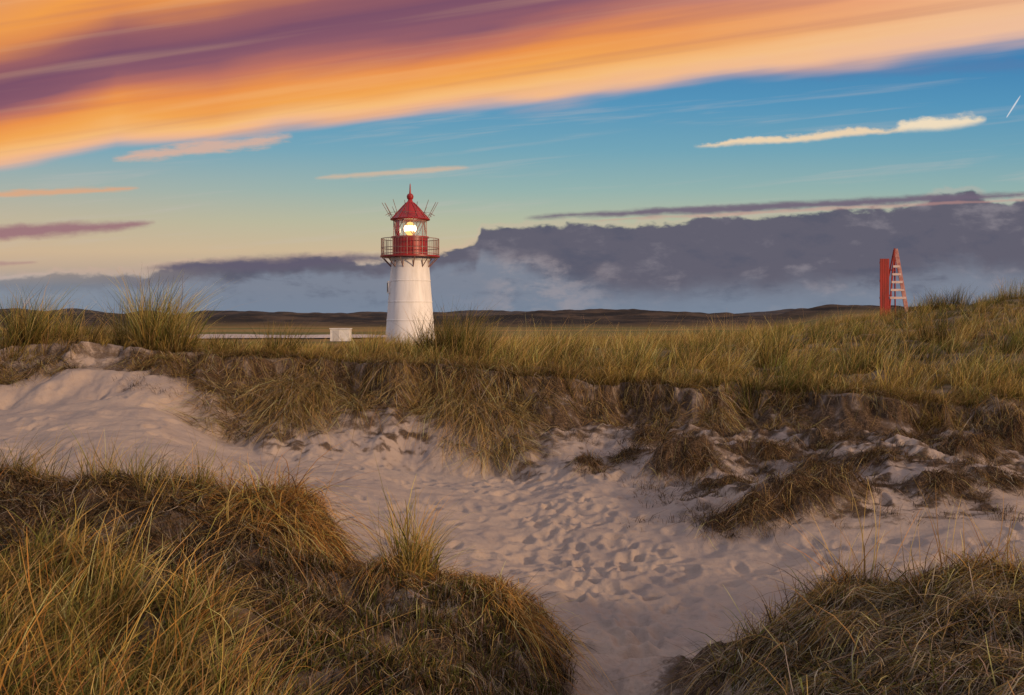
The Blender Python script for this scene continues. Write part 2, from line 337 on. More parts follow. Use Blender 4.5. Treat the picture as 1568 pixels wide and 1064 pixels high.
# --- big marram tufts on the skyline
def marram(name, px, d, hgt, n, r, pal, spread=.5, droop=.2, w=.011, lean=(.05, 0)):
    a = Acc(); x = U_([px])*d; a.tuft(x, np.array([float(d)]), r, n, hgt, spread, droop, pal, w, lean, None, .15)
    a.tuft(x, np.array([float(d)]), r*1.3, n//2, hgt*.55, spread*1.6, droop*2.2, ([STRAW, OLIVE, BROWN], [.5, .3, .2]), w, lean, None, .15); return a.build(name, 6)
G1 = ([GREEN, OLIVE, STRAW, DARK], [.36, .30, .20, .14])
for px, d, h, n, r in [(238, 21.3, 1.9, 800, .34), (205, 21.8, 1.35, 340, .35), (272, 21.2, 1.3, 340, .3), (42, 21., 1.5, 460, .3), (72, 21.5, 1.0, 240, .5), (125, 21.8, .9, 200, .5), (5, 20.8, 1.0, 260, .5),
                       (700, 22., 1.5, 600, .3), (730, 21.4, 1.2, 340, .3), (668, 22.6, 1.3, 360, .3), (970, 21.0, 1.15, 380, .35), (430, 21.6, .95, 280, .35), (1180, 23, 1.2, 360, .35), (1440, 26, 1.1, 300, .5), (1500, 20, .9, 280, .4),
                       (1450, 45, 1.2, 500, .9), (1425, 46, 1., 300, .7), (1560, 44, 1.3, 400, .8), (1520, 45, .8, 260, .8), (860, 24, 1., 260, .4), (1320, 22, 1., 320, .4), (1060, 22, .9, 260, .4), (345, 22, .75, 220, .4), (560, 22, .8, 240, .35), (800, 21.3, .85, 260, .35)]:
    marram('marram_grass_tuft', px, d, h, n, r, G1)

# --- overhanging dry grass at the scarp edge
A = Acc()
n = 1500; px = rng.uniform(-200, 1760, n); u = U_(px); d = feat(u, 7)-rng.normal(-.1, .35, n)-.3*fbm(u*20/2.2, u*0+3, 2, 3.1)
cl = fbm(u*16, u*0+1.5, 3, 121.); keep = rng.random(n) < np.clip(.45+cl*1.5, .08, 1)*(.3+.7*sst(200, 380, px))
A.tuft((u*d)[keep], d[keep], .12, 18, .42, .6, .7, ([STRAW, BROWN, DARK, GREY], [.42, .28, .12, .18]), .007, (.0, -.5), (-.1, .7))
def drape(p0, p1, f0, f1, n, L, pal, w=.010, lx=0., nb=26):
    px = np.clip(rng.normal((p0+p1)/2, (p1-p0)/3.4, n), p0, p1); u = U_(px); k = rng.uniform(f0, f1, n); d = feat(u, 7)-k
    A.tuft(u*d, d, .15, nb, L, .75, .8, pal, w, (lx, -.6), (-.15, .7))
P1 = ([STRAW, OLIVE, BROWN, DARK, GREY], [.42, .16, .19, .11, .12])
P2 = ([STRAW*1.15, OLIVE, GREY, BROWN], [.55, .15, .18, .12])
drape(370, 600, 0, 1.3, 100, .85, P1, lx=-.15); drape(310, 490, .8, 2.6, 85, .8, P1, lx=-.4); drape(420, 500, .6, 2.4, 52, 1.05, P2, lx=-.1); drape(520, 570, .3, 1.6, 26, .9, P2, lx=-.2)
drape(590, 640, 0, .5, 14, .6, P1); drape(655, 830, 0, 1.4, 90, .95, P1); drape(690, 800, 1., 2.5, 66, 1., P2, lx=.1); drape(640, 720, .3, 1.4, 36, .95, P2, lx=-.35)
drape(880, 950, 0, .8, 16, .55, P1); drape(1000, 1040, -.1, 1.2, 14, .6, P1); drape(1075, 1120, -.1, .9, 18, .7, P2); drape(1180, 1240, -.1, .9, 14, .5, P1); drape(1330, 1400, -.1, .4, 12, .4, P1)
drape(1480, 1640, 0, 1.6, 80, .85, P1); drape(-150, 110, 0, 1.1, 110, .65, P1); drape(200, 330, 0, .7, 50, .5, P1)
for px, d, r, h in LUMPS[:9]+LUMPS[12:]:
    k = int(26*r/.4); x = U_(px)*d+rng.normal(0, r*.6, k); y = d+rng.normal(-.1, r*.35, k)
    A.tuft(x, y, .1, 24, .42, .9, .8, ([BROWN, DARK, STRAW, GREY], [.42, .28, .18, .12]), .007, (0, -.5), (-.1, .7))
n = 1300; px = rng.uniform(180, 1740, n); u = U_(px); d = feat(u, 7)-rng.uniform(-.1, 2.0, n)
cl = fbm(u*d/.5, d/.5, 3, 131.); kp = cl > .05
A.tuft((u*d)[kp], d[kp], .12, 9, .26, .9, .9, ([BROWN, DARK, GREY, STRAW*.8], [.42, .2, .22, .16]), .0055, (0, -.6), (-.3, .4))
n = 800; px = rng.uniform(960, 1700, n); u = U_(px); d = feat(u, 5)+rng.uniform(-2.6, 2.6, n)
cl = fbm(u*d/.6, d/.6, 4, 80.); kp = cl > .08
A.tuft((u*d)[kp], d[kp], .15, 16, .24, 1., .9, ([BROWN, DARK, GREY, STRAW], [.4, .28, .18, .14]), .006, (0, -.4), (-.2, .5))
A.build('overhanging_dry_grass', 5)

# --- left foreground mound
A = Acc()
def area(n, p0, p1, d0, d1):
    px = rng.uniform(p0, p1, n); d = np.sqrt(rng.uniform(d0**2, d1**2, n)); return px, U_(px)*d, d
px, x, y = area(1550, -260, 480, 3.2, 7.5); k = (y < 7.2-2.6*sst(160, 480, px)+.6*perlin(x/.7, y/.7))&(fbm(x/.5, y/.5, 2, 140.) > -.15)
A.tuft(x[k], y[k], .05, 28, .50, .6, .4, ([GREEN*1.1, OLIVE*1.0, STRAW, ORANGE*.9, DARK, BROWN], [.28, .23, .2, .12, .08, .09]), .0078, (.12, 0))
k = (y < 6.4-2.2*sst(160, 480, px))&(rng.random(len(px)) < .12)
A.tuft(x[k], y[k], .04, 6, .9, .35, .25, ([STRAW*1.1, ORANGE, OLIVE], [.5, .25, .25]), .007, (.15, 0))
px, x, y = area(340, 360, 880, 3.9, 6.8); k = fbm(x/.4, y/.4, 2, 141.) > .05
A.tuft(x[k], y[k], .05, 20, .24, .8, .4, ([GREEN, OLIVE, STRAW, DARK, BROWN], [.36, .2, .14, .14, .16]), .0065, (.1, 0))
px, x, y = area(1350, -260, 520, 6.3, 9.9); k = (y < feat(U_(px), 2)+.3)&(fbm(x/.4, y/.4, 3, 143.) > -.2)
A.tuft(x[k], y[k], .10, 22, .42, .9, .8, ([DARK, BROWN, GREY, STRAW], [.46, .25, .17, .12]), .0072, (-.1, -.5), (-.1, .6))
n = 300; px = rng.uniform(-200, 860, n); u = U_(px); d = feat(u, 2)+rng.normal(-.1, .25, n)
A.tuft(u*d, d, .07, 24, .3, .9, .55, ([STRAW, BROWN, DARK, ORANGE, GREY], [.36, .2, .14, .2, .1]), .007, (.1, -.25), (.1, 1.))
n = 80; px = rng.uniform(-150, 400, n); u = U_(px); d = feat(u, 2)+rng.normal(0, .2, n)
A.tuft(u*d, d, .05, 18, .5, .5, .2, ([GREEN, OLIVE, STRAW], [.3, .3, .4]), .0065, (.1, 0))
px, x, y = area(1500, 400, 870, 4.4, 8.0); k = fbm(x/.35, y/.35, 3, 142.) > .0
A.tuft(x[k], y[k], .08, 14, .09, 1.4, .4, ([GREEN*.8, DARK, BROWN, GREY], [.34, .28, .22, .16]), .007)
px, x, y = area(150, 480, 860, 5.4, 8.0)
A.tuft(x, y, .08, 14, .32, 1.2, .85, ([STRAW, GREY, BROWN, DARK], [.32, .26, .24, .18]), .0065, (.1, -.4), (-.1, .6))
A.build('foreground_dune_grass', 5)
OR = ([ORANGE, STRAW, BROWN], [.52, .32, .16])
a = Acc()
n = 48; px = rng.normal(410, 44, n); d = 9.0+rng.normal(-.1, .35, n); a.tuft(U_(px)*d, d, .09, 36, .76, .9, .7, OR, .009, (.1, -.35), (.1, 1.2))
n = 24; px = rng.normal(480, 28, n); d = 8.5+rng.normal(0, .2, n); a.tuft(U_(px)*d, d, .09, 30, .54, .85, .8, OR, .009, (.1, -.35), (.0, .8))
a.build('dry_grass_clump', 6)
a = Acc()
n = 20; px = rng.normal(635, 20, n); d = 8.2+rng.normal(0, .12, n); a.tuft(U_(px)*d, d, .06, 28, .7, .5, .3, ([OLIVE*1.2, STRAW, GREEN, ORANGE], [.35, .3, .2, .15]), .008, (.02, -.1))
n = 24; px = rng.normal(620, 45, n); d = 8.1+rng.normal(0, .16, n); a.tuft(U_(px)*d, d, .09, 26, .46, 1., .8, ([STRAW, ORANGE, BROWN], [.4, .3, .3]), .008, (.0, -.4), (0, .7))
a.build('dry_grass_clump', 6)
a = Acc()
n = 28; px = rng.normal(790, 24, n); d = 8.0+rng.normal(-.1, .2, n); a.tuft(U_(px)*d, d, .09, 26, .5, .8, .85, OR, .008, (.1, -.35), (-.1, .8))
n = 20; px = rng.uniform(660, 790, n); d = 8.1+rng.normal(-.05, .12, n); a.tuft(U_(px)*d, d, .09, 24, .3, .9, .7, ([STRAW, BROWN, DARK, ORANGE], [.3, .3, .2, .2]), .007, (.1, -.3), (0, .8))
a.build('dry_grass_clump', 6)
# --- right foreground mound
A = Acc()
px, x, y = area(1450, 1010, 1850, 3.6, 7.0); k = (y < feat(U_(px), 2)+.15)&(px > 1030+rng.normal(0, 20, len(px)))&(rng.random(len(px)) < .2+.8*sst(1020, 1250, px))&(fbm(x/.35, y/.35, 2, 150.) > -.2)
A.tuft(x[k], y[k], .06, 28, .5, .9, .75, ([GREY, STRAW, OLIVE, DARK, BROWN, GREEN], [.35, .21, .07, .18, .11, .08]), .0072, (.15, -.3), (.0, 1.))
n = 190; px = rng.uniform(1120, 1800, n); u = U_(px); d = feat(u, 2)+rng.normal(-.05, .22, n)
A.tuft(u*d, d, .06, 28, .4, .8, .5, ([STRAW, OLIVE, BROWN, ORANGE], [.42, .2, .18, .2]), .0072, (.1, -.1), (.3, 1.2))
px = np.array([1320, 1322, 1318, 1480, 1500, 1540, 1560, 1290, 1350, 1460, 1400, 1520.]); n = len(px); u = U_(px); d = feat(u, 2)+rng.normal(-.05, .1, n)
A.tuft(u*d, d, .05, 8, .66, .25, .15, ([STRAW, ORANGE], [.6, .4]), .007)
A.build('foreground_dune_grass', 5)

# ------------------------------------------------------------------ solid helpers
def obj(name, verts, faces, mat, parent=None, sm=False):
    me = bpy.data.meshes.new(name); me.from_pydata([tuple(v) for v in verts], [], faces); me.update()
    if sm:
        for p in me.polygons: p.use_smooth = True
    if not isinstance(mat, (list, tuple)): mat = [mat]
    for q in mat: me.materials.append(q)
    o = bpy.data.objects.new(name, me); scene.collection.objects.link(o)
    if parent: o.parent = parent
    return o
def empty(name, loc):
    e = bpy.data.objects.new(name, None); e.location = loc; scene.collection.objects.link(e); return e
def lathe(name, prof, mat, parent, seg=64, sm=True, autosharp=True):
    v = []; fcs = []
    for r, z in prof:
        for i in range(seg):
            a = 2*math.pi*i/seg; v.append((r*math.cos(a), r*math.sin(a), z))
    for k in range(len(prof)-1):
        for i in range(seg):
            j = (i+1) % seg; fcs.append((k*seg+i, k*seg+j, (k+1)*seg+j, (k+1)*seg+i))
    o = obj(name, v, fcs, mat, parent, sm)
    if sm and autosharp:
        md = o.modifiers.new('es', 'EDGE_SPLIT'); md.split_angle = math.radians(25)
    return o
def bars(name, segs, r, mat, parent, n=6):
    v = []; fcs = []
    for a, b in segs:
        a = Vector(a); b = Vector(b); dd = (b-a).normalized()
        s = dd.cross(Vector((0, 0, 1)) if abs(dd.z) < .9 else Vector((1, 0, 0))).normalized(); w = dd.cross(s); o = len(v)
        for p in (a, b):
            for i in range(n):
                t_ = 2*math.pi*i/n; v.append(p+(s*math.cos(t_)+w*math.sin(t_))*r)
        for i in range(n):
            j = (i+1) % n; fcs.append((o+i, o+j, o+n+j, o+n+i))
        fcs.append(tuple(o+i for i in range(n))[::-1]); fcs.append(tuple(o+n+i for i in range(n)))
    return obj(name, v, fcs, mat, parent)
def boxes(name, bl, mat, parent):
    v = []; fcs = []
    for c, s, ry, rz in bl:
        o = len(v)
        for dx in (-.5, .5):
            for dy in (-.5, .5):
                for dz in (-.5, .5):
                    p = Vector((dx*s[0], dy*s[1], dz*s[2]))
                    p = Vector((p.x*math.cos(ry)+p.z*math.sin(ry), p.y, -p.x*math.sin(ry)+p.z*math.cos(ry)))
                    p = Vector((p.x*math.cos(rz)-p.y*math.sin(rz), p.x*math.sin(rz)+p.y*math.cos(rz), p.z)); v.append(p+Vector(c))
        for q in ((0, 1, 3, 2), (4, 6, 7, 5), (0, 4, 5, 1), (2, 3, 7, 6), (0, 2, 6, 4), (1, 5, 7, 3)): fcs.append(tuple(o+i for i in q))
    o = obj(name, v, fcs, mat, parent)
    md = o.modifiers.new('bv', 'BEVEL'); md.width = .008; md.segments = 1
    return o
def ring(r, z, seg=48):
    return [((r*math.cos(2*math.pi*i/seg), r*math.sin(2*math.pi*i/seg), z), (r*math.cos(2*math.pi*(i+1)/seg), r*math.sin(2*math.pi*(i+1)/seg), z)) for i in range(seg)]

white = paint('white_tower_paint', (.80, .80, .80), (.62, .61, .60), .55, 1.4, .1, streak=True)
red = paint('red_tower_paint', (.32, .013, .014), (.20, .012, .012), .4, 2.)
rail = paint('railing_metal', (.20, .09, .075), (.30, .22, .20), .5, 3.)
frame = paint('lantern_frame_paint', (.30, .16, .14), (.42, .34, .32), .5, 3.)
dark = paint('dark_metal', (.05, .045, .045), (.08, .07, .07), .5, 3.)
gl, t, out = newmat('lantern_glass'); tb = t.n.new('ShaderNodeBsdfTransparent'); tb.inputs[0].default_value = (.93, .95, .95, 1); gg = t.n.new('ShaderNodeBsdfGlossy'); gg.inputs['Roughness'].default_value = .05
mx = t.n.new('ShaderNodeMixShader'); mx.inputs[0].default_value = .1; t.l.new(tb.outputs[0], mx.inputs[1]); t.l.new(gg.outputs[0], mx.inputs[2]); t.l.new(mx.outputs[0], out.inputs[0])
rg, t, out = newmat('red_sector_glass'); tb = t.n.new('ShaderNodeBsdfTransparent'); tb.inputs[0].default_value = (.75, .03, .02, 1); gg = t.n.new('ShaderNodeBsdfDiffuse'); gg.inputs[0].default_value = (.6, .02, .02, 1)
mx = t.n.new('ShaderNodeMixShader'); mx.inputs[0].default_value = .5; t.l.new(tb.outputs[0], mx.inputs[1]); t.l.new(gg.outputs[0], mx.inputs[2]); t.l.new(mx.outputs[0], out.inputs[0])
def emis(name, c, s_):
    m_, t, out = newmat(name); em = t.n.new('ShaderNodeEmission'); em.inputs[0].default_value = (*c, 1); em.inputs[1].default_value = s_; t.l.new(em.outputs[0], out.inputs[0]); return m_
lampm = emis('lit_lens', (1, .55, .16), 1.7); corem = emis('lit_bulb', (1, .85, .55), 9)

# ------------------------------------------------------------------ lighthouse
LD = 75.0; s = LD/F
def zz(py): return -(py-HY)*s
LH = empty('lighthouse', ((628-CX)*s, LD, 0)); gz = float(H(np.array([(628-CX)*s]), np.array([LD]))[0])
pr = [(39.6*s+.12, gz-.5), (39.6*s+.12, gz+.15), (39.4*s, gz+.2)]
seams = [516, 490, 462, 430]
for sy in seams:
    r = (28.5+(sy-397)*.076)*s; pr += [(r+.0, zz(sy)-.05), (r+.025, zz(sy)-.035), (r+.025, zz(sy)+.035), (r, zz(sy)+.05)]
pr += [(28.5*s, zz(400)), (28.5*s+.06, zz(399)), (28.5*s+.14, zz(396.5)), (28.5*s+.14, zz(395))]
lathe('tower_shell', pr, white, LH)
lathe('gallery_deck', [(.9, zz(395)+.004), (2.2, zz(394)), (2.24, zz(394)+.01), (2.24, zz(391.8)), (2.2, zz(391.6)), (1.2, zz(391.5))], red, LH)
lathe('watch_room_drum', [(1.33, zz(391.5)), (1.33, zz(378)), (1.345, zz(377.6)), (1.345, zz(377)), (1.33, zz(376.6)), (1.33, zz(365)), (1.42, zz(364.5)), (1.42, zz(362.5)), (1.1, zz(362.3)), (0, zz(362.2))], red, LH)
lathe('lantern_glazing', [(1.2, zz(362.4)), (1.2, zz(337))], gl, LH, 10, False)
v = []; fcs = []
for i, a0 in enumerate((math.radians(196), math.radians(214))):
    a1 = a0+math.radians(17); o = len(v)
    for a in (a0, a1):
        for z in (zz(362), zz(338)): v.append((1.12*math.cos(a), 1.12*math.sin(a), z))
    fcs.append((o, o+2, o+3, o+1))
obj('red_sector_panes', v, fcs, rg, LH)
seg = []
for i in range(10):
    a = 2*math.pi*i/10; b_ = 2*math.pi*(i+1)/10; r = 1.24
    p = lambda q, z: (r*math.cos(q), r*math.sin(q), z)
    if i % 2 == 0: seg += [(p(a, zz(362.5)), p(b_, zz(337)))]
    else: seg += [(p(b_, zz(362.5)), p(a, zz(337)))]
seg += [((1.24*math.cos(2*math.pi*i/10), 1.24*math.sin(2*math.pi*i/10), zz(362.5)), (1.24*math.cos(2*math.pi*i/10), 1.24*math.sin(2*math.pi*i/10), zz(337))) for i in range(10)]
bars('lantern_frame', seg, .032, frame, LH); bars('lantern_ring', ring(1.24, zz(339), 10), .03, frame, LH)
q = lambda r, py: (r*s, zz(py))
lathe('lantern_roof', [(0, zz(337.5)), q(27, 337), q(30, 337), q(30.5, 335.5), q(28, 334), q(24, 330), q(17, 322), q(11, 315.5), q(6, 310.5), q(4, 308), q(3.2, 305.5), q(4.5, 304.5), q(5.2, 302), q(5.2, 300), q(4, 297.5), q(1.6, 296), q(1.2, 291), q(.8, 283), (0, zz(280))], red, LH, 40)
rb = []
for i in range(12):
    a = 2*math.pi*i/12
    pts = [(28.3, 333.8), (24.2, 329.7), (17.2, 321.7), (11.2, 315.2), (6.2, 310.2)]
    for k in range(4): rb.append(((pts[k][0]*s*math.cos(a), pts[k][0]*s*math.sin(a), zz(pts[k][1])), (pts[k+1][0]*s*math.cos(a), pts[k+1][0]*s*math.sin(a), zz(pts[k+1][1]))))
bars('roof_ribs', rb, .025, red, LH)
lathe('fresnel_lens', [(0, zz(339.5)), (.22, zz(341)), (.36, zz(345)), (.42, zz(350)), (.36, zz(356)), (.22, zz(359.5)), (0, zz(361))], lampm, LH, 20)
lathe('lens_bullseye', [(.40, zz(354)), (.44, zz(353)), (.46, zz(350)), (.44, zz(347)), (.40, zz(346))], corem, LH, 20)
lathe('lens_pedestal', [(.3, zz(362.2)), (.3, zz(361.5)), (.12, zz(361))], dark, LH, 16)
seg = []
R = 2.17; top = zz(366); dk = zz(391.6)
for i in range(60):
    a = 2*math.pi*i/60; seg.append(((R*math.cos(a), R*math.sin(a), dk), (R*math.cos(a), R*math.sin(a), top)))
bars('railing_balusters', seg, .011, rail, LH, 4)
seg = [((R*math.cos(2*math.pi*i/12), R*math.sin(2*math.pi*i/12), dk), (R*math.cos(2*math.pi*i/12), R*math.sin(2*math.pi*i/12), top)) for i in range(12)]
bars('railing_posts', seg, .032, rail, LH)
bars('railing_rails', ring(R, top)+ring(R, zz(380))+ring(R, zz(389)), .027, rail, LH)
seg = []
for i in range(12):
    a = 2*math.pi*(i+.5)/12; c_, s_ = math.cos(a), math.sin(a)
    seg.append(((2.1*c_, 2.1*s_, zz(395)), (1.44*c_, 1.44*s_, zz(409)))); seg.append(((1.44*c_, 1.44*s_, zz(396)), (1.44*c_, 1.44*s_, zz(410))))
bars('gallery_brackets', seg, .035, rail, LH)
seg = []
for i in range(14):
    a = 2*math.pi*(i+.3)/14; c_, s_ = math.cos(a), math.sin(a)
    seg.append(((1.38*c_, 1.38*s_, zz(336)), (2.1*c_, 2.1*s_, zz(309+(i % 3)*2)))); seg.append(((1.6*c_, 1.6*s_, zz(327)), (1.85*c_, 1.85*s_, zz(330))))
bars('roof_spikes', seg, .02, rail, LH, 5); bars('spike_ring', ring(1.62, zz(327), 28), .012, rail, LH, 4)
a = math.radians(196); r = 29.8*s*1.08
boxes('window_hood', [((r*math.cos(a), r*math.sin(a), zz(440)), (.25, .6, .9), 0, a)], white, LH)
boxes('window_pane', [(((r+.13)*math.cos(a), (r+.13)*math.sin(a), zz(440)), (.02, .42, .66), 0, a)], dark, LH)
a = math.radians(75); boxes('entrance_door', [((1.93*math.cos(a), 1.93*math.sin(a), gz+1.2), (.1, .9, 2.), 0, a)], red, LH)

# ------------------------------------------------------------------ red wooden day beacon
bd = 70.; s2 = bd/F; bx = (1367-CX)*s2; bz = float(H(np.array([bx]), np.array([bd]))[0])
BE = empty('wooden_day_beacon', (bx, bd, 0)); z2 = lambda py: -(py-HY)*s2
bred = paint('beacon_red', (.32, .020, .015), (.18, .020, .015), .7, 4., streak=True); bpink = paint('lit_red_plank', (.44, .24, .22), (.32, .10, .09), .8, 4.); bslat = paint('pale_slats', (.6, .48, .46), (.45, .30, .28), .8, 4.)  # bpink: lit tone of the red plank painted into its colour
bl = []
for i in range(4): bl.append((((1349-1367+i*3.6)*s2, 0, (z2(396)+bz-.3)/2), (3.4*s2, .06, z2(396)-bz+.3), 0, 0))
boxes('red_board', bl, bred, BE)
boxes('board_battens', [((-12.5*s2, .07, z2(y)), (.66, .05, .14), 0, 0) for y in (402, 430, 456)], bred, BE)
def leg(x0, y0, x1, py1, yy0, yy1): return (((x0-1367)*s2, yy0, z2(y0)), ((x1-1367)*s2, yy1, z2(py1)))
def plank(a, b, w, th):
    a = Vector(a); b = Vector(b); dd = b-a; ry = math.atan2(dd.x, dd.z); return ((a+b)/2, (w, th, dd.length), ry, 0)
ext = lambda a, b: (a, (a[0]+(b[0]-a[0])*1.35, a[1]+(b[1]-a[1])*1.35, a[2]+(b[2]-a[2])*1.35))
l1 = ext(*leg(1370, 380, 1363, 462, 0, 0)); l2 = ext(*leg(1371.5, 381, 1386, 462, .0, .0))
boxes('front_legs', [plank(*l1, .10, .1)], bred, BE); boxes('wide_front_plank', [plank(*l2, .28, .08)], bpink, BE)
l3 = ext(*leg(1370, 382, 1366, 462, .12, 1.6)); l4 = ext(*leg(1371, 384, 1384, 462, .12, 1.6))
bars('rear_legs', [l3, l4], .05, bred, BE)
bl = []
for py in (408, 420, 432, 444, 456):
    k = (py-380)/82; xl = 1370-8*k; xr = 1371+16*k
    bl.append(((((xl+xr)/2-1367)*s2, -.075, z2(py)), ((xr-xl+1)*s2, .04, .16), 0, 0))
boxes('slats', bl, bslat, BE)
bars('cross_ties', [((-12*s2, .1, z2(412)), (4*s2, .08, z2(414))), ((-12*s2, .1, z2(452)), (0, .12, z2(452)))], .04, bred, BE)

# ------------------------------------------------------------------ small white cabin + sandy flat beyond the dunes
hx = (522-CX)/F*108; hz = float(H(np.array([hx]), np.array([108.]))[0])
HT = empty('white_service_hut', (hx, 108, hz))
wp = paint('hut_white', (.68, .68, .68), (.56, .56, .56), .6, 3.)
boxes('walls', [((0, 0, .66), (2.05, 1.6, 1.4), 0, 0)], wp, HT); boxes('roof_slab', [((0, 0, 1.41), (2.2, 1.8, .08), 0, 0)], wp, HT)
boxes('door', [((-.4, -.81, .66), (.7, .03, 1.15), 0, 0)], paint('hut_door', (.45, .45, .46)), HT); boxes('base', [((0, 0, .0), (2.15, 1.7, .12), 0, 0)], dark, HT)
n = 90; xs = np.linspace(-60, -14, n); v = []; fcs = []
for i, x in enumerate(xs):
    w = min(1, (i+2)/14, (n-i+1)/14)
    for yy in (127-9*w+3*perlin(np.array([x/5]), np.array([.5]))[0], 127, 128+12*w+5*perlin(np.array([x/8]), np.array([9.5]))[0]):
        v.append((x, yy, float(H(np.array([x]), np.array([yy]))[0])+.15))
for i in range(n-1):
    for k in range(2): fcs.append((i*3+k, i*3+3+k, i*3+4+k, i*3+1+k))
obj('sandy_flat', v, fcs, paint('pale_sand', (.52, .44, .40), (.38, .31, .27), .9, .5), None)

# ------------------------------------------------------------------ sky
w = bpy.data.worlds.new('World'); scene.world = w; w.use_nodes = True; w.node_tree.nodes.clear(); t = NT(w.node_tree)
try: w.cycles.sampling_method = 'NONE'
except Exception: pass
tc = t.n.new('ShaderNodeTexCoord'); se = t.n.new('ShaderNodeSeparateXYZ'); t.l.new(tc.outputs['Generated'], se.inputs[0])
Yc = t.m('MAXIMUM', se.outputs[1], .25)
sx = t.m('MULTIPLY_ADD', t.m('DIVIDE', se.outputs[0], Yc), F, CX)
sy = t.m('MULTIPLY_ADD', t.m('DIVIDE', se.outputs[2], Yc), -F, HY)
def nz(kx, ky, det=4, rough=.5, seed=0., dist=0., shear=0.):
    yy = t.m('MULTIPLY_ADD', sx, shear, sy) if shear else sy
    n = t.noise(t.xyz(t.m('DIVIDE', sx, kx), t.m('DIVIDE', yy, ky), seed), 1., det, rough, dist)
    return t.m('SUBTRACT', n, .5)
SUN_AZ = math.radians(128); SUN_EL = math.radians(12)
sky = t.n.new('ShaderNodeTexSky'); sky.sky_type = 'NISHITA'; sky.sun_disc = False; sky.sun_elevation = SUN_EL; sky.sun_rotation = SUN_AZ
nish = t.mix(1., sky.outputs[0], (.09, .09, .09, 1), 'MULTIPLY')
el = t.ss(sy, 482, -100, 0, 1, 'LINEAR')
st = lambda py: (482-py)/582
base = t.ramp(el, [(0, L4((128, 142, 160))), (st(440), L4((136, 146, 162))), (st(415), L4((172, 160, 152))), (st(385), L4((208, 186, 152))), (st(340), L4((184, 188, 160))), (st(290), L4((148, 180, 176))), (st(230), L4((112, 166, 186))), (st(160), L4((80, 150, 190))), (st(90), L4((58, 130, 182))), (1, L4((60, 120, 175)))])
leftw = t.ss(sx, 900, -200)
base = t.mix(t.m('MULTIPLY', leftw, t.m('MULTIPLY', t.m('MULTIPLY', t.ss(sy, 180, 360), t.ss(sy, 440, 400)), .5)), base, L4((208, 165, 135)))
col = t.mix(.12, base, nish)
hz_ = nz(420, 22, 4, .6, 3.3, .3, .10)
col = t.mix(t.m('MULTIPLY', t.ss(hz_, .02, .22), .25), col, L4((200, 190, 185)))
snA = nz(90, 18, 4, .65, 5.5); snB = nz(45, 26, 4, .65, 13.3)
def streak(x0, y0, x1, y1, th, c, soft=.8, amp=6., op=1., nn=None, pw=.5):
    global col
    wv = t.m('DIVIDE', t.m('SUBTRACT', sx, x0), x1-x0)
    ww = t.m('MINIMUM', t.m('MAXIMUM', wv, 0.), 1.)
    env = t.m('POWER', t.m('MULTIPLY', t.m('MULTIPLY', ww, t.m('SUBTRACT', 1., ww)), 4.), pw)
    line = t.m('MULTIPLY_ADD', ww, y1-y0, y0)
    dist = t.m('ABSOLUTE', t.m('ADD', t.m('SUBTRACT', sy, line), t.m('MULTIPLY', nn or snA, amp*2)))
    e = t.m('MULTIPLY', t.m('ADD', env, t.m('MULTIPLY', snB, 1.2)), th)
    mk = t.ss(t.m('SUBTRACT', dist, e), -th*soft, th*soft*.4+1, 1, 0)
    mk = t.m('MULTIPLY', t.m('MULTIPLY', mk, t.ss(env, 0, .45)), op)
    if isinstance(c, tuple): c = L4(c)
    col = t.mix(mk, col, c)
def fcurve(x, pts, lo, hi):
    n = t.n.new('ShaderNodeFloatCurve'); cm = n.mapping; cv = cm.curves[0]
    xs = [p[0] for p in pts]; a, b = xs[0], xs[-1]
    pp = [((p[0]-a)/(b-a), (p[1]-lo)/(hi-lo)) for p in pts]
    cv.points[0].location = pp[0]; cv.points[1].location = pp[-1]
    for q in pp[1:-1]: cv.points.new(*q)
    for q in cv.points: q.handle_type = 'VECTOR'
    cm.update()
    t.put(n.inputs['Value'], t.ss(x, a, b, 0, 1, 'LINEAR')); return t.m('MULTIPLY_ADD', n.outputs[0], hi-lo, lo)
top_ = fcurve(sx, [(-400, 430), (0, 426), (215, 420), (260, 414), (300, 408), (480, 396), (560, 400), (640, 404), (680, 386), (728, 374), (736, 353), (850, 346), (1040, 346), (1060, 336), (1200, 332), (1400, 315), (1440, 302), (1490, 297), (1515, 311), (1568, 306), (2200, 286)], 280, 440)
cum = t.m('ABSOLUTE', nz(60, 40, 3, .5, 17.7))
bill = t.m('ADD', t.m('MULTIPLY', nz(60, 30, 5, .65, 7.1), 28), t.m('MULTIPLY', cum, -40.))
bill = t.m('ADD', bill, 6.)
dep = t.m('ADD', t.m('SUBTRACT', sy, top_), bill)
thick = t.ss(sx, 640, 1000, 12, 85)
puff = nz(110, 48, 6, .62, 11.5, .2)
fine = nz(45, 26, 5, .6, 19.5)
ccol = t.mix(t.ss(dep, thick, t.m('MULTIPLY_ADD', thick, 1.5, 15)), L4((98, 96, 110)), L4((124, 131, 146)))
ccol = t.mix(t.m('MULTIPLY', t.ss(t.m('ADD', puff, t.m('MULTIPLY', fine, .4)), .02, .25), t.ss(sx, 600, 780, .15, .42)), ccol, L4((160, 152, 158)))
ccol = t.mix(t.m('MULTIPLY', t.ss(puff, -.02, -.18), .55), ccol, L4((82, 86, 104)))
ccol = t.mix(t.m('MULTIPLY', t.ss(sy, 430, 480), .55), ccol, L4((116, 132, 152)))
ccol = t.mix(t.m('MULTIPLY', t.m('MULTIPLY', t.m('MULTIPLY', t.ss(sx, 700, 800), t.ss(sx, 980, 860)), t.m('MULTIPLY', t.ss(sy, 375, 405), t.ss(t.m('ADD', puff, fine), -.12, .16))), .45), ccol, L4((166, 154, 156)))
